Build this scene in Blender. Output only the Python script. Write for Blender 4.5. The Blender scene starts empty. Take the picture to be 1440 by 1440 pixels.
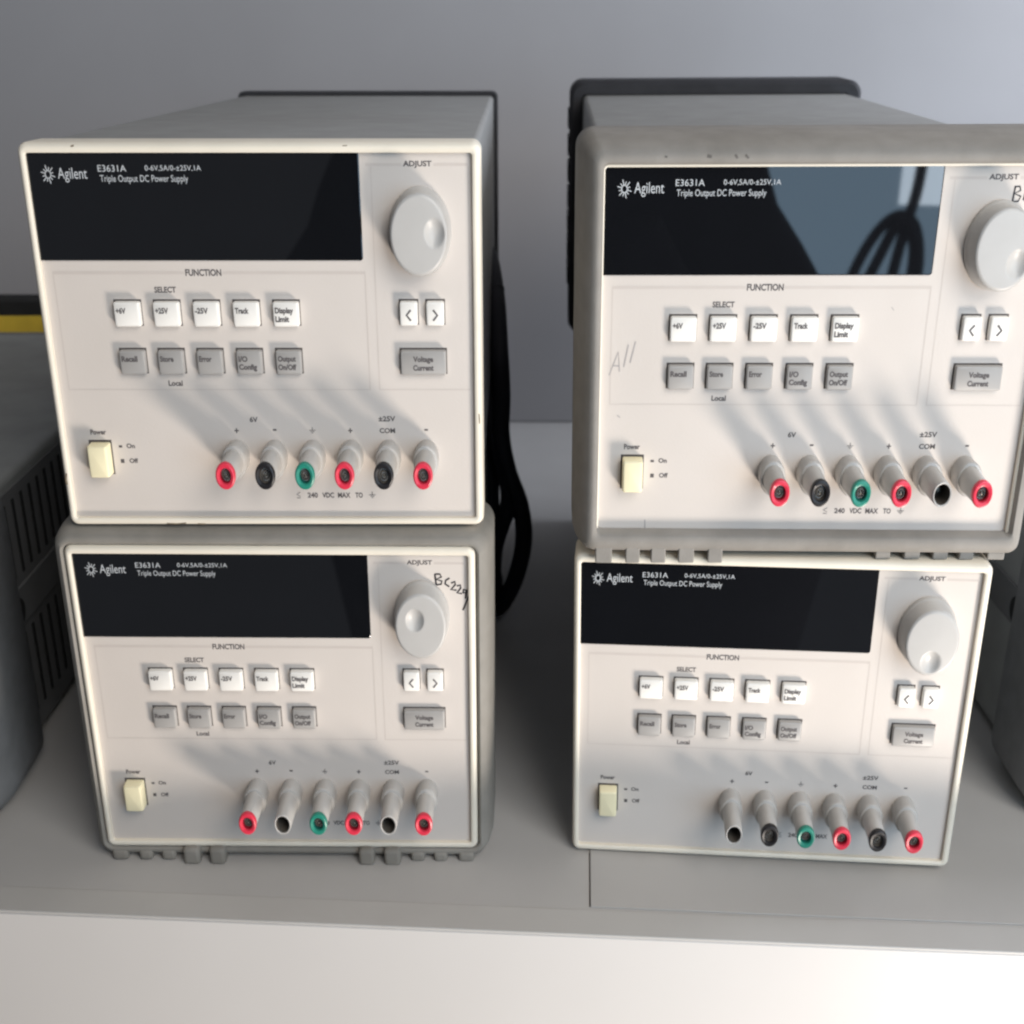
import bpy, bmesh, math, random
from mathutils import Vector, Matrix
random.seed(7)
S = bpy.context.scene
COL = S.collection
R = math.radians
MM = 0.001
W, H, D = 213.0, 189.4, 500.0          # size of one supply in mm (as the photograph shows it)
PAN = 2.9                               # how far the control panel sits behind the bezel's front

# ------------------------------------------------------------------ materials
def mat(name, col, rough=0.5, spec=0.5, noise=0.06, scale=60.0, metal=0.0, bump=0.0, col2=None, mottling=0.0, ior=None):
    m = bpy.data.materials.new(name); m.use_nodes = True
    nt = m.node_tree; N = nt.nodes; L = nt.links
    b = N['Principled BSDF']
    b.inputs['Roughness'].default_value = rough
    b.inputs['Specular IOR Level'].default_value = spec
    b.inputs['Metallic'].default_value = metal
    if ior: b.inputs['IOR'].default_value = ior
    tc = N.new('ShaderNodeTexCoord')
    nz = N.new('ShaderNodeTexNoise'); nz.inputs['Scale'].default_value = scale; nz.inputs['Detail'].default_value = 5
    L.new(tc.outputs['Object'], nz.inputs['Vector'])
    mx = N.new('ShaderNodeMix'); mx.data_type = 'RGBA'
    c2 = col2 or tuple(c * (1 - 2.2 * noise) for c in col)
    mx.inputs['A'].default_value = (*col, 1); mx.inputs['B'].default_value = (*c2, 1)
    cr = N.new('ShaderNodeValToRGB'); cr.color_ramp.elements[0].position = 0.35; cr.color_ramp.elements[1].position = 0.75
    L.new(nz.outputs['Fac'], cr.inputs['Fac']); L.new(cr.outputs['Color'], mx.inputs['Factor'])
    out = mx.outputs['Result']
    if mottling:
        n2 = N.new('ShaderNodeTexNoise'); n2.inputs['Scale'].default_value = scale * 0.13; n2.inputs['Detail'].default_value = 3
        L.new(tc.outputs['Object'], n2.inputs['Vector'])
        m2 = N.new('ShaderNodeMix'); m2.data_type = 'RGBA'; m2.blend_type = 'MULTIPLY'
        c3 = N.new('ShaderNodeValToRGB'); c3.color_ramp.elements[0].position = 0.4; c3.color_ramp.elements[1].position = 0.7
        c3.color_ramp.elements[0].color = (1, 1, 1, 1); k = 1 - mottling; c3.color_ramp.elements[1].color = (k, k * 0.99, k * 0.97, 1)
        L.new(n2.outputs['Fac'], c3.inputs['Fac']); m2.inputs['Factor'].default_value = 1
        L.new(out, m2.inputs['A']); L.new(c3.outputs['Color'], m2.inputs['B']); out = m2.outputs['Result']
    L.new(out, b.inputs['Base Color'])
    rr = N.new('ShaderNodeMapRange'); rr.inputs['To Min'].default_value = max(0.01, rough * .85); rr.inputs['To Max'].default_value = min(1, rough * 1.15)
    L.new(nz.outputs['Fac'], rr.inputs['Value']); L.new(rr.outputs['Result'], b.inputs['Roughness'])
    if bump:
        bp = N.new('ShaderNodeBump'); bp.inputs['Strength'].default_value = bump; bp.inputs['Distance'].default_value = 0.0004
        n3 = N.new('ShaderNodeTexNoise'); n3.inputs['Scale'].default_value = 900; n3.inputs['Detail'].default_value = 2
        L.new(tc.outputs['Object'], n3.inputs['Vector']); L.new(n3.outputs['Fac'], bp.inputs['Height']); L.new(bp.outputs['Normal'], b.inputs['Normal'])
    return m

M = dict(
    bezel=mat('cream_plastic', (.80, .74, .63), .45, .4, .03, 40, mottling=.08),
    panel=mat('panel_paint', (.61, .558, .515), .55, .35, .02, 25, mottling=.09, bump=.12),
    line=mat('panel_line_paint', (.545, .49, .45), .6, .3, .03),
    case=mat('case_paint', (.27, .27, .265), .55, .35, .04, 50, bump=.3, mottling=.1),
    glass=mat('display_glass', (.006, .0065, .008), .02, .5, .05, 30, ior=1.6),
    white_key=mat('white_key_plastic', (.80, .775, .73), .4, .4, .02),
    grey_key=mat('grey_key_plastic', (.36, .345, .33), .45, .4, .03),
    gap=mat('gap_and_shade', (.10, .09, .085), .8, .1, .05),  # dark gaps; round the keys it also paints in their shade
    switch=mat('ivory_switch_plastic', (.88, .80, .54), .4, .4, .03),
    post=mat('post_grey_plastic', (.46, .445, .425), .42, .45, .04, 80),
    knob=mat('knob_grey_plastic', (.47, .455, .435), .42, .45, .03, 60),
    red=mat('red_plastic', (.66, .035, .07), .35, .5, .04),
    green=mat('green_plastic', (.02, .22, .16), .35, .5, .04),
    black=mat('black_plastic', (.014, .013, .015), .4, .4, .05),
    deep_red=mat('deep_red_plastic', (.22, .01, .02), .4, .4, .04),
    deep_green=mat('deep_green_plastic', (.008, .085, .07), .4, .4, .04),
    socket=mat('socket_dark', (.085, .075, .065), .5, .3, .05),
    pin=mat('socket_metal', (.16, .15, .13), .35, .5, .05, metal=.8),
    ink=mat('black_print', (.11, .10, .10), .6, .2, .03),
    light_ink=mat('white_print', (.50, .52, .54), .5, .3, .02),
    scuff=mat('scuff_brown', (.20, .16, .11), .8, .1, .2, 300),
    scuff_soft=mat('scuff_soft', (.15, .14, .13), .8, .1, .2, 300),
    marker=mat('marker_ink', (.025, .022, .025), .5, .3, .05),
    pencil=mat('pencil_mark', (.42, .39, .38), .7, .2, .1),
    bumper=mat('grey_rubber', (.26, .245, .22), .7, .25, .06, 90, bump=.3, mottling=.14),
    bumper_warm=mat('taupe_rubber', (.275, .258, .236), .7, .25, .06, 90, bump=.3, mottling=.14),
    dark_rubber=mat('dark_rubber', (.032, .032, .036), .7, .25, .08, 60, bump=.3),
    cable=mat('black_cable', (.012, .012, .017), .7, .3, .05),
    worktop=mat('worktop_laminate', (.47, .46, .45), .5, .35, .03, 14, mottling=.06, bump=.15),
    edge=mat('worktop_edging', (.49, .48, .465), .55, .3, .03, 18, mottling=.06),
    front=mat('white_laminate', (.58, .565, .555), .5, .35, .015, 10, mottling=.03),
    plate=mat('grey_plate', (.585, .57, .56), .5, .35, .02, 14, mottling=.05),
    wall=mat('wall_paint', (.36, .352, .36), .8, .2, .03, 6, mottling=.10, bump=.4),
    wall_low=mat('wall_panel_paint', (.40, .40, .41), .8, .2, .03, 6, mottling=.06),
    inst=mat('instrument_paint', (.30, .305, .295), .55, .35, .06, 40, mottling=.12, bump=.3),
    inst_side=mat('instrument_side', (.17, .17, .17), .6, .3, .06, 40, mottling=.12),
    slot=mat('vent_dark', (.03, .03, .03), .8, .1, .05),
    yellow=mat('yellow_band', (.85, .60, .07), .6, .3, .12, 30),
    coat=mat('dark_coat', (.010, .010, .013), .95, .05, .1, 20),
    skin=mat('skin', (.45, .28, .2), .5, .4, .05),
)

# ------------------------------------------------------------------ mesh helpers
class MB:
    """collects faces (coordinates in mm: u right, d away from the viewer, v up) into one mesh"""
    def __init__(s): s.v = []; s.f = []; s.m = []
    def add(s, vs, fs, mi=0):
        o = len(s.v); s.v += [tuple(p) for p in vs]; s.f += [tuple(i + o for i in f) for f in fs]; s.m += [mi] * len(fs)
    def box(s, u0, u1, d0, d1, v0, v1, mi=0, ins=0.0):
        i = ins   # front face inset (taper)
        vs = [(u0 + i, d0, v0 + i), (u1 - i, d0, v0 + i), (u1 - i, d0, v1 - i), (u0 + i, d0, v1 - i), (u0, d1, v0), (u1, d1, v0), (u1, d1, v1), (u0, d1, v1)]
        s.add(vs, [(0, 1, 2, 3), (5, 4, 7, 6), (4, 0, 3, 7), (1, 5, 6, 2), (3, 2, 6, 7), (4, 5, 1, 0)], mi)
    def quad(s, u0, u1, v0, v1, d, mi=0):
        s.add([(u0, d, v0), (u1, d, v0), (u1, d, v1), (u0, d, v1)], [(0, 1, 2, 3)], mi)
    def rings(s, rs, mi=0, close=False, cap0=False, cap1=False):
        n = len(rs[0]); vs = [p for r in rs for p in r]; fs = []
        k = len(rs)
        for a in range(k if close else k - 1):
            b = (a + 1) % k
            for i in range(n):
                j = (i + 1) % n
                fs.append((a * n + i, a * n + j, b * n + j, b * n + i))
        if cap0: fs.append(tuple(range(n - 1, -1, -1)))
        if cap1: fs.append(tuple((k - 1) * n + i for i in range(n)))
        s.add(vs, fs, mi)
    def tube(s, pts, r, n=12, mi=0, caps=True):
        pts = [Vector(p) for p in pts]; rs = []
        up = Vector((0.13, 0.2, 1)).normalized()
        for i, p in enumerate(pts):
            t = (pts[min(i + 1, len(pts) - 1)] - pts[max(i - 1, 0)]).normalized()
            a = t.cross(up)
            if a.length < 1e-4: a = t.cross(Vector((1, 0, 0)))
            a.normalize(); b = a.cross(t).normalized(); up = b
            rr = r[i] if isinstance(r, (list, tuple)) else r
            rs.append([p + (a * math.cos(q) + b * math.sin(q)) * rr for q in [2 * math.pi * k / n for k in range(n)]])
        s.rings(rs, mi, cap0=caps, cap1=caps)
    def stroke(s, pts, w, d, mi=0):
        """a flat pen stroke on the plane at depth d"""
        P = [Vector((p[0], p[1])) for p in pts]; L_ = []; R_ = []
        for i, p in enumerate(P):
            t = (P[min(i + 1, len(P) - 1)] - P[max(i - 1, 0)])
            if t.length < 1e-6: t = Vector((1, 0))
            t.normalize(); n = Vector((-t.y, t.x)) * w / 2
            L_.append(p + n); R_.append(p - n)
        n = len(P)
        vs = [(p.x, d, p.y) for p in L_] + [(p.x, d, p.y) for p in R_]
        s.add(vs, [(i, n + i, n + i + 1, i + 1) for i in range(n - 1)], mi)
    def text(s, body, cu, cv, w, h, d, mi=0, bold=0.02, align='C'):
        """letters fitted to a w x h box centred on (cu, cv)"""
        c = bpy.data.curves.new('t', 'FONT'); c.body = body; c.offset = bold; c.resolution_u = 3
        o = bpy.data.objects.new('t', c); COL.objects.link(o)
        dg = bpy.context.evaluated_depsgraph_get(); me = o.evaluated_get(dg).to_mesh()
        xs = [q.co.x for q in me.vertices]; ys = [q.co.y for q in me.vertices]
        x0, x1, y0, y1 = min(xs), max(xs), min(ys), max(ys)
        sx = w / max(x1 - x0, 1e-6); sy = h / max(y1 - y0, 1e-6)
        if body in '-': sy = sx
        vs = [(cu + (q.co.x - (x0 + x1) / 2) * sx, d, cv + (q.co.y - (y0 + y1) / 2) * sy) for q in me.vertices]
        fs = [tuple(p.vertices) for p in me.polygons]
        s.add(vs, fs, mi)
        o.evaluated_get(dg).to_mesh_clear(); bpy.data.objects.remove(o); bpy.data.curves.remove(c)
    def mesh(s, name, mats, smooth=35, scale=MM, flip=False, weld=True):
        me = bpy.data.meshes.new(name)
        me.from_pydata([(a * scale, b * scale, c * scale) for a, b, c in s.v], [], s.f)
        for m in (mats if isinstance(mats, (list, tuple)) else [mats]): me.materials.append(m)
        me.polygons.foreach_set('material_index', s.m)
        bm = bmesh.new(); bm.from_mesh(me)
        if weld:
            bmesh.ops.remove_doubles(bm, verts=bm.verts, dist=1e-7)
            bmesh.ops.recalc_face_normals(bm, faces=bm.faces)
        bm.to_mesh(me); bm.free()
        if smooth:
            me.polygons.foreach_set('use_smooth', [True] * len(me.polygons)); me.set_sharp_from_angle(angle=R(smooth))
        me.update(); return me

def link(name, me, parent=None, label=None, bevel=0.0, seg=2):
    o = bpy.data.objects.new(name, me); COL.objects.link(o)
    if parent: o.parent = parent
    if label: o['label'] = label
    if bevel:
        b = o.modifiers.new('bevel', 'BEVEL'); b.width = bevel * MM; b.segments = seg; b.limit_method = 'ANGLE'; b.angle_limit = R(40)
    return o
def empty(name, label, cat, group=None):
    o = bpy.data.objects.new(name, None); COL.objects.link(o); o.empty_display_size = 0.02
    o['label'] = label; o['category'] = cat
    if group: o['group'] = group
    return o
def tag(o, label=None, cat=None, group=None, kind=None):
    for k, v in (('label', label), ('category', cat), ('group', group), ('kind', kind)):
        if v: o[k] = v
    return o

def rrect(u0, u1, v0, v1, d, r, n=6):
    """rounded rectangle ring, counter-clockwise"""
    P = []
    for cu, cv, a0 in ((u1 - r, v1 - r, 0), (u0 + r, v1 - r, 90), (u0 + r, v0 + r, 180), (u1 - r, v0 + r, 270)):
        for k in range(n + 1):
            a = R(a0 + 90 * k / n); P.append((cu + r * math.cos(a), d, cv + r * math.sin(a)))
    return P
def ell(cu, cv, ru, rv, d, n=48):
    return [(cu + ru * math.cos(2 * math.pi * k / n), d, cv + rv * math.sin(2 * math.pi * k / n)) for k in range(n)]

# ------------------------------------------------------------------ the setting
EDGE_YAW = -3.40
def build_bench():
    a = R(EDGE_YAW); y0 = .5118
    m = MB(); m.box(-1500, 1500, 0, 900, -20, 0)
    o = link('worktop', m.mesh('worktop', [M['worktop']])); o.location = (0, y0, 0); o.rotation_euler.z = a
    tag(o, 'grey laminate worktop the two stacks stand on', kind='structure')
    m = MB(); m.box(-1500, 1500, -1.2, 18.2, -1.5, .35)      # trim strip along the front of the top
    link('edge_trim', m.mesh('edge_trim', [M['edge']]), o, bevel=.5)
    m = MB(); m.box(-1500, 1500, -.8, 20, -720, -1.7)
    f = link('bench_front', m.mesh('bench_front', [M['front']]), bevel=1.2); f.location = (0, y0, 0); f.rotation_euler.z = a
    tag(f, 'white front panel below the edge of the grey worktop', kind='structure')
build_bench()
m = MB(); m.box(-2200, 1600, 0, 80, 1.5, 1600)
w = link('wall', m.mesh('wall', [M['wall']])); w.location = (0, 1.385, 0)
tag(w, 'plain grey wall behind the worktop', kind='structure')
# ------------------------------------------------------------------ shared meshes of one power supply
KEYS = [(55 - 18.95, 115.8, '+6V', 4.7), (55, 115.8, '+25V', 6.2), (74.15, 115.8, '-25V', 6.2), (93.3, 115.8, 'Track', 6.6), (112.5, 115.8, 'Display\nLimit', 8.8)]
GREYS = [(35.9, 92, 'Recall', 7.8), (54.7, 92, 'Store', 6.6), (73.7, 92, 'Error', 6.2), (93, 92, 'I/O\nConfig', 8.8), (112.2, 92, 'Output\nOn/Off', 8.8)]
POSTU = [89.0, 108.2, 127.4, 146.5, 165.5, 184.5]
POSTV = 37.3

def key_mesh(w, h, dep, g=(.6, .45, .15, .8)):
    m = MB(); r = []
    m.quad(-g[0], w + g[1], -h - g[2], g[3], PAN - .05, 1)      # dark gap round the key, widened above and left as painted shade
    for ins, d in ((.0, PAN + 1), (0, dep + .8), (.18, dep + .25), (.6, dep)):
        r.append(rrect(ins, w - ins, ins - h, -ins, d, 1.0, 3))
    m.rings(r, cap1=True); return m

def bezel_mesh():
    m = MB()
    i0, i1, j0, j1 = 3.6, W - 3.9, 4.1, H - 4.7
    R_ = [rrect(0.6, W - .6, .6, H - .6, 24, 4.2), rrect(0, W, 0, H, 22, 4.5), rrect(0, W, 0, H, 3.2, 4.5), rrect(.5, W - .5, .5, H - .5, 1.2, 4.2), rrect(1.6, W - 1.6, 1.6, H - 1.6, 0, 3.4),
          rrect(i0 - .7, i1 + .7, j0 - .7, j1 + .7, 0, 1.8), rrect(i0, i1, j0, j1, .6, 1.4), rrect(i0 - .1, i1 + .1, j0 - .1, j1 + .1, PAN + 3, 1.4)]
    m.rings(R_); return m.mesh('bezel', [M['bezel']], 50)
def case_mesh():
    m = MB()
    q = [rrect(1.6, W - 1.6, 1.6, H - 1.6, d, 3.5) for d in (PAN + 3.2, 23, D - 4)]
    m.rings(q, cap1=True); return m.mesh('case', [M['case']], 40)
def panel_mesh():
    m = MB(); m.quad(2.2, W - 2.2, 2.2, H - 2.2, PAN); m.quad(2.2, W - 2.2, 2.2, H - 2.2, PAN + 2.5)
    return m.mesh('front_panel', [M['panel']], 0)
def lines_mesh():
    m = MB(); d = PAN - .06
    for u0, u1, v0, v1 in ((8, 71, 128.6, 130.0), (89.2, 157.5, 128.6, 130.0), (159.7, 176.3, 178.6, 179.9), (191.2, 207.0, 178.6, 179.9),
                           (8, 8.5, 72, 128.5), (157.0, 157.6, 72, 128.5), (161.8, 162.3, 72, 178.5), (8, 157.6, 71.4, 71.9), (161.8, 207.3, 71.4, 71.9), (207, 207.4, 72, 178.5)):
        m.quad(u0, u1, v0, v1, d)
    return m.mesh('panel_line', [M['line']], 0)
def display_mesh(x0=2.4, y1=H - 4.2):
    m = MB(); u0, u1, v0, v1 = x0, 156.8, 135.2, y1
    m.rings([rrect(u0, u1, v0, v1, PAN - .02, 1.3, 4), rrect(u0 + .05, u1 - .05, v0 + .05, v1 - .05, PAN - .55, 1.3, 4), rrect(u0 + .5, u1 - .5, v0 + .5, v1 - .5, PAN - .8, 1.0, 4)], cap1=True)
    return m.mesh('display_window', [M['glass']], 0)
def display_text_mesh():
    m = MB(); d = PAN - .9
    cu, cv = 12.6, 174.9; k = 4.3 / 3.3
    for i in range(12):
        a = 2 * math.pi * i / 12 + .26; r0, r1 = 1.35, (3.3 if i % 2 else 2.6)
        p0, p1 = (cu + math.cos(a) * r0, cv + math.sin(a) * r0 * k), (cu + math.cos(a) * r1, cv + math.sin(a) * r1 * k)
        m.stroke([p0, p1], .42, d)
    ring = [(cu + 1.3 * math.cos(q), cv + 1.3 * k * math.sin(q)) for q in [2 * math.pi * i / 24 for i in range(25)]]
    m.stroke(ring, .45, d)
    m.text('Agilent', 23.9, 174.6, 13.6, 6.6, d, bold=.0)
    m.text('E3631A', 42.5, 177.6, 13.2, 3.0, d, bold=.0)
    m.text('0-6V,5A/0-\u00b125V,1A', 70.7, 177.6, 26, 2.8, d, bold=0)
    m.text('Triple Output DC Power Supply', 56.9, 172.6, 40.8, 4.0, d, bold=.0)
    return m.mesh('display_lettering', [M['light_ink']], 0)
def ground_symbol(m, cu, cv, s, d):
    m.stroke([(cu, cv + s), (cu, cv)], .35, d)
    for i, w in enumerate((1.0, .62, .28)): m.stroke([(cu - w * s, cv - i * .45 * s), (cu + w * s, cv - i * .45 * s)], .32, d)
def panel_texts():
    """every printed word or sign on the panel, each its own mesh"""
    d = PAN - .1; out = []
    def T(s, u, v, w, h, b=.03):
        m = MB(); m.text(s, u, v, w, h, d, bold=b); out.append(m.mesh('lettering', [M['ink']], 0))
    T('FUNCTION', 80.1, 129.4, 17.2, 3.3); T('SELECT', 61, 121.2, 10.4, 2.9); T('ADJUST', 183.7, 179.3, 13.2, 3.3)
    T('Local', 61.3, 74.9, 7.0, 2.8); T('Power', 19.8, 49.6, 7.9, 2.8)
    T('On', 35.3, 42.3, 4.2, 2.5); T('Off', 36.0, 34.4, 4.4, 2.5)
    v = 50.4
    T('6V', 98.4, 56.2, 4.0, 2.8); T('+', 89.4, v, 2.2, 2.6); T('-', 108.5, v + .4, 1.8, 2.6); T('+', 146.4, v, 2.2, 2.6)
    T('\u00b125V', 165, 56.6, 8.4, 2.8); T('COM', 165, v, 7.8, 2.7); T('-', 184.5, v + .4, 1.8, 2.6)
    for fn in (lambda m: m.quad(29.3, 31.0, 41.4, 42.6, d), lambda m: m.quad(29.4, 31.2, 33.2, 35.3, d), lambda m: ground_symbol(m, 127.4, v + .2, 1.6, d)):
        m = MB(); fn(m); out.append(m.mesh('symbol', [M['ink']], 0))
    v = 15.8
    m = MB(); m.stroke([(119.2, v + 1.6), (117.3, v + .4), (119.2, v - .7)], .35, d); m.stroke([(117.3, v - 1.5), (119.2, v - 1.5)], .35, d); out.append(m.mesh('symbol', [M['ink']], 0))
    T('240', 125.5, v, 5.2, 2.9); T('VDC', 133.4, v, 6.0, 2.9); T('MAX', 141.6, v, 6.4, 2.9); T('TO', 149.2, v, 3.8, 2.9)
    m = MB(); ground_symbol(m, 156.0, v + .2, 1.7, d); out.append(m.mesh('symbol', [M['ink']], 0))
    return out
def key_text(u, v, s, w, dep):
    m = MB(); L_ = s.split('\n')
    for i, t in enumerate(L_):
        ww = w if i == 0 else w
        if t == 'I/O': ww = 4.4
        if t == 'Limit': ww = 6.6
        desc = any(c in 'gpqy' for c in t)
        m.text(t, u + 1.1 + ww / 2, v - (4.1 if i == 0 else 8.2) - (.3 if desc else 0), ww, 2.9 + (.8 if desc else 0), dep - .12, bold=.04)
    return m.mesh('key_lettering', [M['ink']], 0)
def knob_mesh(da, dr):
    """turned knob: wide collar, slightly smaller face, one finger dimple at angle da"""
    cu, cv = 184.5, 149.0; k = 1.42; m = MB(); n = 64
    prof = [(14.6, PAN), (14.6, PAN - 2.2), (14.2, PAN - 3.0), (13.75, PAN - 3.6), (13.45, -9.6), (13.1, -10.3), (12.3, -10.8)]
    rs = [ell(cu, cv, r, r * k, d, n) for r, d in prof]
    du, dv = math.cos(R(da)) * dr, math.sin(R(da)) * dr
    def dim(x, y):
        q = math.hypot(x - du, y - dv) / 4.7
        return 2.3 * (1 - q * q) if q < 1 else 0.0
    steps = 30
    for i in range(1, steps):
        r = 12.3 * (1 - i / steps)
        rs.append([(cu + r * math.cos(t), -10.8 - .35 * (1 - (r / 12.3) ** 2) + dim(r * math.cos(t), r * math.sin(t)), cv + k * r * math.sin(t)) for t in [2 * math.pi * j / n for j in range(n)]])
    m.rings(rs, cap1=True); return m.mesh('adjustment_knob', [M['knob']], 55)
PK = 1.47
def post_mesh(u, bare=False):
    m = MB(); n = 40
    tip = -27.2 if bare else -24.0
    pr = [(6.15, PAN), (6.3, -3.5), (6.2, -6.6), (5.85, -7.3), (5.05, -7.5), (4.95, -7.9), (4.85, -10), (4.55, tip + .6), (4.4, tip)]
    if bare: pr += [(4.15, tip - .25), (3.75, tip - .1), (3.6, tip + .5)]
    m.rings([ell(u, POSTV - .6, r, r * PK, d, n) for r, d in pr], cap1=not bare)
    return m.mesh('binding_post', [M['post']], 32)
def tip_mesh(u, c):
    m = MB(); n = 40
    pr = [(4.5, -24.05), (4.75, -24.6), (4.8, -26.2), (4.55, -27.0), (4.0, -27.3), (2.9, -26.9), (2.6, -26.0)]
    m.rings([ell(u, POSTV - .6, r, r * PK, d, n) for r, d in pr], 0)
    m.rings([ell(u, POSTV - .6, r, r * PK, d, n) for r, d in ((2.6, -26.0), (2.3, -24.5), (1.9, -18))], 1, cap1=True)
    return m.mesh('coloured_tip', [M[c], M['deep_' + c] if c != 'black' else M['socket']], 40)
def socket_mesh(u, bare):
    m = MB(); n = 32
    if bare:
        m.rings([ell(u, POSTV - .6, r, r * PK, d, n) for r, d in ((3.62, -26.9), (3.5, -26.0), (3.4, -16), (1.5, -15.6))], 0, cap1=True)
        m.rings([ell(u, POSTV - .6, r, r * PK, d, 20) for r, d in ((1.2, -16.2), (1.2, -19.5), (.9, -20.0))], 1, cap1=True)
    else:
        m.rings([ell(u, POSTV - .6, r, r * PK, d, n) for r, d in ((1.85, -24.6), (1.7, -25.2), (1.2, -25.3), (1.1, -22))], 0, cap1=True)
        m.rings([ell(u, POSTV - .6, r, r * PK, d, 20) for r, d in ((.6, -23.5), (.6, -25.4), (.4, -25.6))], 1, cap1=True)
    return m.mesh('socket', [M['socket'], M['pin']], 40)
def switch_mesh():
    m = MB(); u0, u1, v0, v1 = 15.2, 25.2, 27.0, 44.6
    rs = [rrect(u0, u1, v0 + .5, v1 - .3, PAN + 1, .8, 4), rrect(u0 + .1, u1 - .1, v0 + .5, v1 - .4, -3.2, 1.0, 4), rrect(u0 + .35, u1 - .35, v0 + .8, v1 - .8, -3.9, 1.2, 4), rrect(u0 + 1, u1 - 1, v0 + 1.5, v1 - 1.5, -4.2, 1.2, 4)]
    m.rings(rs, cap1=True); m.quad(14.4, 25.9, 27.2, 45.5, PAN - .05, 1); return m.mesh('power_switch', [M['switch'], M['gap']], 50)
_tabs_l = [(2.5, 11), (18, 25.2), (31, 38.5), (45, 53), (60, 67.5)]
TABS = _tabs_l + [(W - b, W - a) for a, b in reversed(_tabs_l)]

C_ = {}
def shared(key, fn, *a):
    if key not in C_: C_[key] = fn(*a)
    return C_[key]

def front_bumper(parent, kind):
    m = MB()
    def ring(l, r, b, t, d, rad): return rrect(-l, W + r, -b, H + t, d, rad, 8)
    if kind == 'covering':     # reaches over the bezel
        rs = [ring(-3.4, -3.2, -5.6, -4.0, 2.4, 2.2), ring(-2.7, -2.5, -4.0, -3.2, -2.0, 2.6), ring(-1.9, -1.8, -2.6, -1.6, -3.2, 3.4), ring(.2, .2, 1.6, 1.0, -3.0, 4.2), ring(2.6, 2.8, 5.4, 4.2, -.4, 5.4), ring(5.2, 5.4, 7.6, 6.6, 5.5, 6.6),
              ring(8.0, 8.2, 8.2, 8.6, 15, 8), ring(9.3, 9.3, 8.4, 9.5, 25, 8.8), ring(9.5, 9.5, 8.4, 9.5, 46, 9), ring(8.5, 8.5, 8.0, 8.5, 48, 8), ring(.5, .5, .5, .5, 48.5, 4), ring(.2, .2, .2, .2, 25, 4)]
        mt = M['bumper_warm']; e0, e1 = 6.6, 11.2; f0 = 4.0
    else:                      # leaves the cream bezel free
        rs = [ring(.15, .15, .15, .15, 4, 4.6), ring(.5, .5, .6, .5, 1.0, 4.8), ring(1.6, 1.8, 2.4, 2.2, .2, 6), ring(4.2, 4.6, 5.0, 5.6, 1.8, 9), ring(6.6, 7.0, 6.2, 8.2, 8, 11),
              ring(8, 8.6, 6.4, 9.1, 18, 12), ring(8.3, 9, 6.5, 9.2, 46, 12), ring(7.5, 8, 6, 8.5, 48, 11), ring(.5, .5, .5, .5, 48.5, 4), ring(.2, .2, .2, .2, 25, 4)]
        mt = M['bumper']; e0, e1 = 3.4, 9.2; f0 = 2.2
    m.rings(rs)
    b = link('front_bumper', m.mesh('front_bumper', [mt], 60), parent)
    for i, (a, c) in enumerate(TABS):
        t = MB(); big = kind != 'covering' and i in (3, 4, 5, 6)
        v1 = 1.6 if big else -e0 + 1.5
        r0 = [(a, d, v) for d, v in ()]
        if kind == 'covering':
            if i < 5: t.box(a, c, -1.4, 3.6, -12.6 + i * .15, -3)
            else: t.box(a, c, .6, 34, -9.9, -3)
        elif big: t.box(a - .8, c + .8, -4.2, 34, -9.2, 1.9)
        else: t.box(a - .4, c + .4, -.6, 34, -9.1, -2.0)
        link('foot', shared(('foot', kind, i), lambda: t.mesh('foot', [mt], 40)), b, bevel=.7 if kind == 'covering' else 2.2, seg=3)
    return b

def rear_bumper(parent, kind):
    m = MB()
    e = 9.0 if kind == 'thick' else 1.9
    def ring(k, d, rad): return rrect(-k, W + k, -min(k, 6), H + k, d, rad, 8)
    d0 = 452 if kind == 'thick' else 488
    rs = [ring(-.8, d0, 3), ring(e * .7, d0 + .4, 9 if e > 3 else 4), ring(e, d0 + 4 if e > 3 else d0 + 1.5, 11 if e > 3 else 5), ring(e, D + 3, 11 if e > 3 else 5), ring(e * .7, D + 7, 9 if e > 3 else 4), ring(-14, D + 7, 3)]
    m.rings(rs, cap1=True)
    if kind == 'thick':
        b = MB(); b.v, b.f, b.m = m.v, m.f, m.m
        for k in range(7): b.box(-10.4, -8.8, d0 + 6, D, 36 + k * 21, 50 + k * 21)
    return link('rear_bumper', m.mesh('rear_bumper', [M['dark_rubber']], 45), parent)

WRITING = {
    'inspection': [[(190.0, 170.6), (190.6, 164.4)], [(190.0, 170.6), (192.6, 170.6), (193.4, 169.0), (190.6, 167.6), (193.6, 166.6), (193.2, 164.8), (190.6, 164.4)],
                   [(197.6, 168.4), (195.6, 167.0), (195.2, 165.0), (197.4, 163.4)], [(198.4, 165.4), (200.4, 166.4), (200.6, 164.6), (198.2, 161.6), (201.2, 161.4)],
                   [(201.4, 163.8), (203.2, 164.4), (203.4, 162.6), (201.4, 159.8), (204.0, 159.4)], [(206.4, 161.4), (204.8, 161.8), (204.6, 159.8), (206.4, 160.0), (206.5, 161.6), (205.8, 156.4)], [(207.8, 158.6), (204.4, 149.6)]],
    'short': [[(189.4, 175.4), (189.0, 168.6)], [(189.0, 175.2), (191.4, 175.4), (192.0, 173.6), (189.4, 172.2), (192.4, 171.0), (191.6, 168.8), (189.0, 168.6)],
              [(196.2, 172.6), (194.2, 172.0), (193.8, 169.6), (196.4, 168.4)], [(198, 172), (200, 172.6), (200, 170.4), (197.8, 168.0), (201, 168)]],
    'faint': [[(7.6, 86.4), (11.8, 98.0), (12.6, 88.2)], [(9.4, 91.2), (12.4, 91.0)], [(14.6, 90.6), (16.6, 101.6)], [(17.6, 92.6), (20.0, 103.2)]],
}

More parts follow.
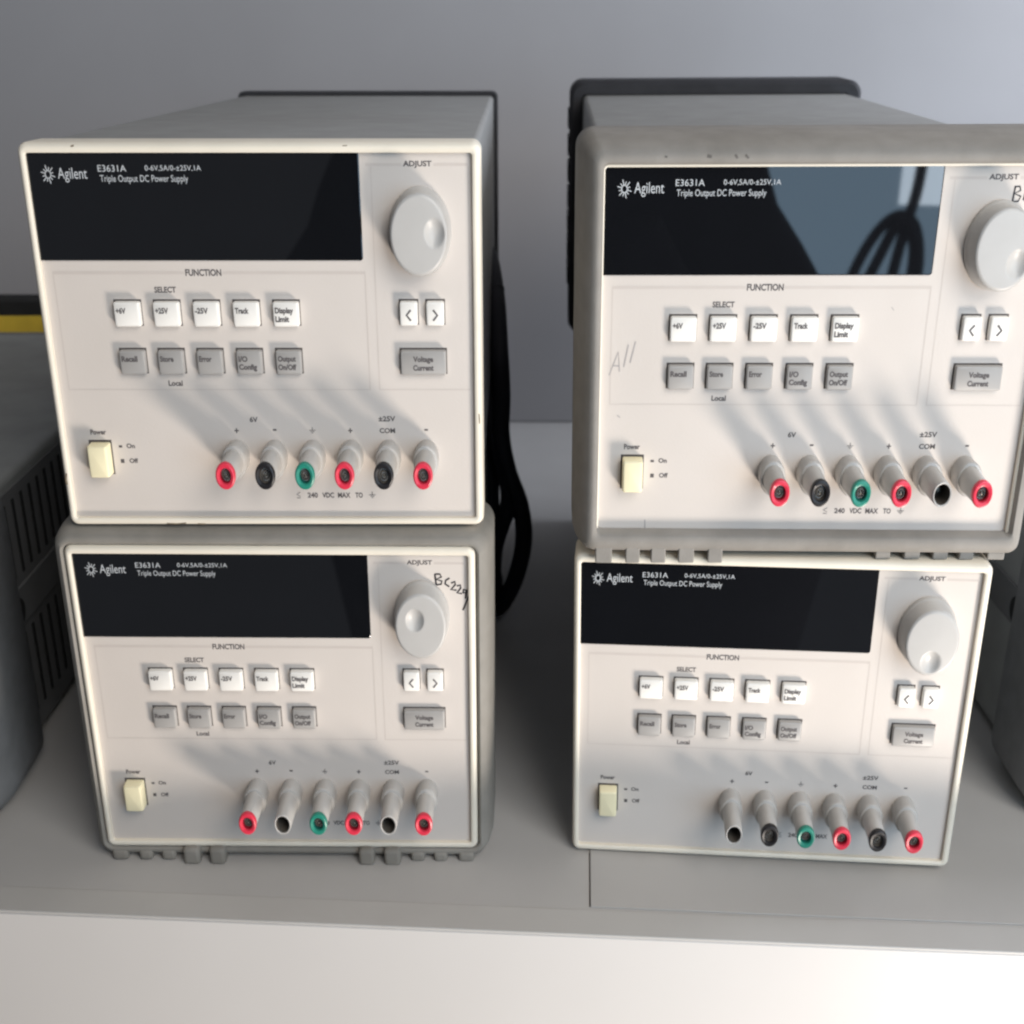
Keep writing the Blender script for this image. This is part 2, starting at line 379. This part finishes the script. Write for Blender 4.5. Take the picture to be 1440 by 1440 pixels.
SCUFFS = {
    'chips': [([(25.5, H - 1.9), (27.0, H - 1.4)], .7, -.06), ([(2.0, 28.6), (1.3, 25.0), (1.6, 22.6)], .8, -.06), ([(50, 1.3), (55, 1.0), (60, 1.5)], .6, -.06), ([(66, 1.1), (70, .9)], .6, -.06), ([(150, H - 1.6), (152, H - 1.5)], .4, -.06), ([(W - 1.8, 60), (W - 1.6, 55)], .5, -.06)],
    'rub': [([(27.5, 10.2), (27.7, 5.5)], .5, PAN - .12), ([(12, 66), (13.5, 64.8)], .5, PAN - .12), ([(140, 120), (141.2, 118.4)], .4, PAN - .12)],
    'smudges': [([(49, H + .6), (51.0, H + .2)], 1.5, -3.22), ([(61.5, H + 1.1), (62.5, H - .6)], 1.1, -3.22), ([(66.0, H + 1.0), (67.5, H - .6)], 1.0, -3.22), ([(30, H + .4), (31.2, H + .1)], .9, -3.22)],
}
def scuff(t, name, mt):
    m = MB()
    for pts, w, d in SCUFFS[name]: m.stroke(pts, w, d)
    o = link('scuff_mark', m.mesh('scuff_mark', [M[mt]], 0), t); o['kind'] = 'stuff'

def power_supply(label, loc, yaw, pitch, roll, tips, dimple, bumper=None, rear='thin', writing=()):
    t = empty('power_supply', label, 'power supply', 'bench power supplies in two stacks')
    t.location = loc
    t.rotation_euler = Matrix.Rotation(R(yaw), 3, 'Z').__matmul__(Matrix.Rotation(R(pitch), 3, 'X')).__matmul__(Matrix.Rotation(R(roll), 3, 'Y')).to_euler()
    link('case', shared('case', case_mesh), t)
    link('bezel', shared('bezel', bezel_mesh), t)
    link('front_panel', shared('panel', panel_mesh), t)
    link('panel_line', shared('lines', lines_mesh), t)
    for me in shared('ptext', panel_texts): link(me.name.split('.')[0], me, t)
    dw = link('display_window', shared('display', display_mesh), t)
    link('display_lettering', shared('dtext', display_text_mesh), dw)
    for group, mt, dep, kind in ((KEYS, 'white_key', -.5, 'white'), (GREYS, 'grey_key', -.2, 'grey')):
        for u, v, s, w in group:
            km = shared(('key', kind), lambda: key_mesh(12.4, 12, dep).mesh('key', [M[mt], M['gap']], 50))
            k = link('key', km, t, kind + ' key marked ' + s.replace('\n', ' '))
            k.location = (u * MM, 0, v * MM)
            x = link('key_lettering', shared(('kt', s), lambda: key_text(0, 0, s, w, dep)), k)
    for u, w, ch in ((173.5, 8.5, -1), (186.3, 8.6, 1)):
        k = link('key', shared(('arrow',), lambda: key_mesh(8.5, 11.7, -.5).mesh('key', [M['white_key'], M['gap']], 50)), t, 'narrow white key with ' + ('left' if ch < 0 else 'right') + ' arrow')
        k.location = (u * MM, 0, 116 * MM)
        def chev():
            m = MB(); m.stroke([(4.3 - ch * 1.0, -3.9), (4.3 + ch * 1.0, -6.5), (4.3 - ch * 1.0, -9.1)], .95, -.62); return m.mesh('key_lettering', [M['ink']], 0)
        link('key_lettering', shared(('chev', ch), chev), k)
    k = link('key', shared('vkey', lambda: key_mesh(22.2, 12.2, -.3).mesh('key', [M['grey_key'], M['gap']], 50)), t, 'wide grey key marked Voltage Current')
    k.location = (173.1 * MM, 0, 92 * MM)
    def vtext():
        m = MB(); m.text('Voltage', 11.1, -4.6, 9.8, 3.6, -.42, bold=.04); m.text('Current', 11.1, -8.5, 10, 2.9, -.42, bold=.04); return m.mesh('key_lettering', [M['ink']], 0)
    link('key_lettering', shared('vtext', vtext), k)
    link('adjustment_knob', knob_mesh(*dimple), t)
    link('power_switch', shared('switch', switch_mesh), t)
    for i, c in enumerate(tips):
        bare = c == 'bare'
        p = link('binding_post', shared(('post', i, bare), post_mesh, POSTU[i], bare), t, 'grey binding post with ' + ('open tip' if bare else c + ' tip'))
        if not bare: link('coloured_tip', shared(('tip', i, c), tip_mesh, POSTU[i], c), p, c + ' plastic ring')
        link('socket', shared(('sock', i, bare), socket_mesh, POSTU[i], bare), p)
    if bumper: front_bumper(t, bumper)
    if rear: rear_bumper(t, rear)
    for name, mt, w in writing:
        m = MB()
        for s in WRITING[name]: m.stroke([(p[0] + (1.6 if name == 'inspection' else 0), p[1] + (2.4 if name == 'inspection' else 0)) for p in s], w, PAN - .14)
        link('handwriting', m.mesh('handwriting', [M[mt]], 0), t)
    if bumper is None and roll > -.1: scuff(t, 'chips', 'scuff')
    if bumper == 'covering':
        scuff(t, 'smudges', 'scuff_soft'); scuff(t, 'rub', 'pencil')
    return t

Z0 = .450
power_supply('bench power supply with bare cream bezel, standing on the bumpered one in the left stack',
             (-.2275, .5731, Z0 - .2419), -.08, -.70, -.01, ['red', 'black', 'green', 'red', 'black', 'red'], (5, 7.4), None, 'thin')
power_supply('power supply in a taupe front bumper, with a bluish reflection in its display',
             (.0403, .5679, Z0 - .2475), -2.1, .3, -.45, ['red', 'black', 'green', 'red', 'bare', 'red'], (-38, 7.2), 'covering', 'thick', [('short', 'marker', .75), ('faint', 'pencil', .6)])
power_supply('power supply in a grey rubber bumper with handwriting beside its knob, under the bare one',
             (-.2324, .5695, Z0 - .4407), -.32, .14, .19, ['red', 'bare', 'green', 'red', 'bare', 'red'], (135, 3.9), 'open', 'thin', [('inspection', 'marker', .95)])
power_supply('bare cream power supply standing flat on the worktop, beneath the one with taupe bumper',
             (.0349, .5765, Z0 - .4482), -5.3, .43, -.69, ['bare', 'black', 'green', 'red', 'black', 'red'], (-88, 7.6), None, 'thin')

# the worktop's right half is a separate board, its end showing as a seam
m = MB()
out_ = [(260, 1378), (60, 640), (45.6, 600), (45.5, 575.8), (43.0, 529.3), (1400, 447.0), (1400, 1378)]
m.rings([[(x, y, .05) for x, y in out_], [(x, y, 1.0) for x, y in out_]], cap0=True, cap1=True)
sl = link('top_board', m.mesh('top_board', [M['worktop']], 30), bevel=.25)
wt = bpy.data.objects['worktop']; bpy.context.view_layer.update()
sl.parent = wt; sl.matrix_parent_inverse = wt.matrix_world.inverted()
m = MB(); m.rings([[(x, y, z) for x, y in ((44.9, 575.8), (45.5, 575.8), (43.0, 530), (42.3, 530))] for z in (.02, .3)], cap0=True, cap1=True)
sm = link('seam', m.mesh('seam', [M['gap']], 0)); sm.parent = wt; sm.matrix_parent_inverse = wt.matrix_world.inverted()

# ------------------------------------------------------------------ the instruments cut by the picture's edges
def instrument(label, x, y, mirror, yaw=0, vents=True):
    t = empty('instrument', label, 'instrument', 'dark instruments at the picture edges'); t.location = (x, y, .0011 if mirror else 0); t.rotation_euler.z = R(yaw)
    s = -1 if mirror else 1
    def X(a, b): return (a, b) if not mirror else (-b, -a)
    m = MB(); a, b = X(-215, 0)
    m.rings([rrect(a, b, 4, 183, d, 5) for d in (4, 468)], 0, cap0=True, cap1=True)
    # side panel, a shade darker, 0.6 mm proud
    c = link('case', m.mesh('case', [M['inst']], 40), t)
    m = MB(); a, b = X(-.2, .9)
    m.box(a, b, 62, 440, 8, 175); sp = link('side_panel', m.mesh('side_panel', [M['inst_side'] if vents else M['inst']], 40), t, bevel=.4)
    m = MB(); a, b = X(.5, 2.4)
    m.box(a, b, 64, 438, 86, 112); link('carry_strip', m.mesh('carry_strip', [M['inst_side']], 40), t, bevel=1.0)
    for z0, z1 in ((118, 168), (22, 80)) if vents else ():
        m = MB(); a, b = X(.4, 1.5)
        for k in range(9): m.box(a, b, 84 + k * 14, 87.4 + k * 14, z0, z1)
        link('side_vent', m.mesh('side_vent', [M['slot']], 40), sp)
    m = MB(); a, b = X(2.0, 4.2)
    m.rings([[(p[1] if False else (b if q else a), 78 + 8 * math.cos(th), 99 + 9 * math.sin(th)) for th in [2 * math.pi * k / 24 for k in range(24)]] for q, p in ((0, 0), (1, 0))], cap0=True, cap1=True)
    link('pivot', m.mesh('pivot', [M['slot']], 40), t)
    def fb(d0, d1, e):
        m = MB(); a, b = -215, 0
        if mirror: a, b = 0, 215
        rg = lambda k, d, r: rrect(a - k, b + k, -min(k, -0.2) - min(k, 0) if False else max(.3, 3.5 - k), 183 + k, d, r, 8)
        m.rings([rg(-6, d0 + 6, 6), rg(-3, d0 + 1, 9), rg(e * .5, d0, 16), rg(e * .85, d0 + 6, 20), rg(e, d0 + 18, 22), rg(e * .95, d1 - 8, 22), rg(e * .5, d1, 16), rg(-.5, d1 + 1, 5)], 0, cap0=True)
        return m.mesh('bumper', [M['bumper_dark']], 60)
    link('front_bumper', fb(-8, 62, 17), t); link('rear_bumper', fb(425, 478, -1), t)
    return t
M['bumper_dark'] = mat('bumper_dark', (.19, .19, .19), .62, .3, .08, 60, bump=.3, mottling=.15)
instrument('dark grey instrument with side vents, cut by the left edge of the photo', -.3180, .612, False)
instrument('dark instrument in a rounded bumper, cut by the right edge of the photo', .3250, .612, True, vents=False)

# dark case with a yellow band, behind the left instrument
t = empty('equipment_case', 'dark case with a yellow band across its face, behind the left instrument', 'case'); t.location = (-.47, 1.185, 0)
m = MB(); m.box(-200, 40, 0, 25, .3, 193); link('body', m.mesh('body', [M['slot']], 40), t, bevel=3)
m = MB(); m.box(-199, 39.4, -1.2, 2, 150, 176); link('band', m.mesh('band', [M['yellow']], 40), t, bevel=.5)

# black mains cable hanging in the gap between the stacks
def spline(P, n=14):
    P = [Vector(p) for p in P]; out = []
    for i in range(len(P) - 1):
        p0, p1, p2, p3 = P[max(i - 1, 0)], P[i], P[i + 1], P[min(i + 2, len(P) - 1)]
        for k in range(n):
            t = k / n
            out.append(.5 * ((2 * p1) + (p2 - p0) * t + (2 * p0 - 5 * p1 + 4 * p2 - p3) * t * t + (3 * p1 - p0 - 3 * p2 + p3) * t ** 3))
    out.append(P[-1]); return out
m = MB()
path = [(-30, 1090, 240), (-20, 1000, 272), (-12, 900, 258), (-9, 852, 228), (-7.5, 850, 195), (-8, 850, 165), (-3, 845, 138), (6, 842, 112), (9, 845, 84), (5, 850, 55), (-4, 856, 28), (-13, 866, 12), (-22, 890, 7), (-36, 930, 6), (-60, 960, 6)]
m.tube(spline(path), 6.6, 14)
path = [(-12, 905, 262), (-15, 870, 215), (-14, 858, 178), (-9, 850, 150), (-3, 846, 126), (-3, 846, 108), (-8, 850, 92), (-13, 860, 70), (-15, 880, 40), (-14, 910, 15), (-20, 950, 7), (-60, 985, 6)]
m.tube(spline(path), 6.6, 14)
path = [(-17, 930, 262), (-18, 885, 200), (-17, 870, 150), (-16, 866, 100), (-16, 870, 50), (-14, 890, 14), (-30, 915, 6), (-60, 925, 6)]
m.tube(spline(path), 6.6, 14)
cb = link('mains_cable', m.mesh('mains_cable', [M['cable']], 60))
tag(cb, 'black cable looping down beside the left stack', 'cable')

# ------------------------------------------------------------------ what the glossy displays mirror: the photographer and a coil of leads
def lofted_person():
    """the photographer in a dark coat, standing right behind the camera"""
    m = MB()
    def loft(secs, n=28, cap=True):
        m.rings([[(cx + rx * math.cos(2 * math.pi * k / n), cy + ry * math.sin(2 * math.pi * k / n), cz) for k in range(n)] for cx, cy, cz, rx, ry in secs], cap0=cap, cap1=cap)
    loft([(0, -270, -1150, 120, 60), (0, -270, -800, 150, 85), (0, -270, -420, 200, 125), (0, -265, -150, 245, 125), (0, -260, 0, 312, 125), (0, -255, 100, 312, 120), (0, -252, 160, 296, 114), (0, -252, 205, 268, 112), (0, -250, 250, 236, 105), (0, -250, 290, 222, 100), (0, -250, 325, 206, 96), (0, -250, 362, 180, 88), (0, -250, 385, 110, 75), (0, -248, 402, 62, 60), (0, -245, 445, 56, 58), (0, -240, 480, 66, 78), (0, -236, 540, 78, 96), (0, -238, 610, 80, 100), (0, -242, 665, 64, 80), (0, -244, 690, 25, 34)], 40)
    for q in (1, -1):      # forearms raised towards the phone
        m.tube(spline([(q * 200, -215, 30), (q * 185, -150, 60), (q * 120, -110, 150), (q * 70, -80, 250)], 8), [48 - i * .7 for i in range(25)], 16)
    o = link('person', m.mesh('person', [M['coat']], 80))
    return tag(o, 'photographer in a dark coat standing behind the camera', 'person')
lofted_person()
m = MB()
for P in ([(415, -900, -110), (440, -900, -20), (470, -900, 70), (500, -900, 122), (528, -900, 138), (552, -900, 118), (564, -900, 60), (556, -900, -10), (530, -900, -100)],
          [(450, -890, -100), (468, -890, -10), (496, -890, 70), (524, -890, 130), (548, -890, 100), (552, -890, 40), (540, -890, -30), (525, -890, -90)],
          [(500, -905, -90), (520, -905, 10), (532, -905, 90), (541, -905, 140), (550, -905, 200), (560, -905, 400)]):
    m.tube(spline(P, 10), 9, 12)
c2 = link('lead_coil', m.mesh('lead_coil', [M['cable']], 60))
tag(c2, 'coil of dark leads hanging behind the photographer', 'leads')

# ------------------------------------------------------------------ camera
cam = bpy.data.cameras.new('camera'); co = bpy.data.objects.new('camera', cam); COL.objects.link(co)
co.location = (0, 0, Z0); co.rotation_euler = (R(90 - 22.2347), 0, 0)
cam.sensor_width = 36; cam.lens = 36 * 1699.18 / 1440; cam.clip_start = .02; cam.clip_end = 60
cam.dof.use_dof = True; cam.dof.focus_distance = .60; cam.dof.aperture_fstop = 11
S.camera = co

# ------------------------------------------------------------------ light
def area(name, loc, aim, sx, sy, power, col):
    l = bpy.data.lights.new(name, 'AREA'); l.shape = 'RECTANGLE'; l.size = sx; l.size_y = sy; l.energy = power; l.color = col
    o = bpy.data.objects.new(name, l); COL.objects.link(o); o.location = loc
    o.rotation_euler = (Vector(aim) - Vector(loc)).to_track_quat('-Z', 'Y').to_euler()
    return o
area('low_key_lamp', (.75, -.10, -.62), (.1, .57, .2), .28, .28, 20.5, (1, .895, .79))
area('window_light', (1.02, -1.15, .42), (.42, .6, .42), 1.8, 1.5, 23, (.50, .75, 1.0))
area('window_pane_light', (.655, -1.13, .42), (.5, .6, .42), .16, .60, 2.0, (.80, .90, 1.0))
area('side_window', (1.25, 1.02, .75), (.30, 1.4, .40), .6, .6, 17, (.85, .90, 1.0))
area('room_lamp', (.62, -.52, 1.25), (.0, .5, .1), .9, .9, 19, (1, .935, .86))
wd = bpy.data.worlds.new('World'); S.world = wd; wd.use_nodes = True
bg = wd.node_tree.nodes['Background']; bg.inputs['Color'].default_value = (.85, .9, 1, 1); bg.inputs['Strength'].default_value = .13

S.view_settings.view_transform = 'Standard'; S.view_settings.look = 'None'; S.view_settings.exposure = 0; S.view_settings.gamma = 1
S.render.engine = 'CYCLES'; S.cycles.filter_width = 2.3; S.cycles.use_denoising = True; S.cycles.max_bounces = 8
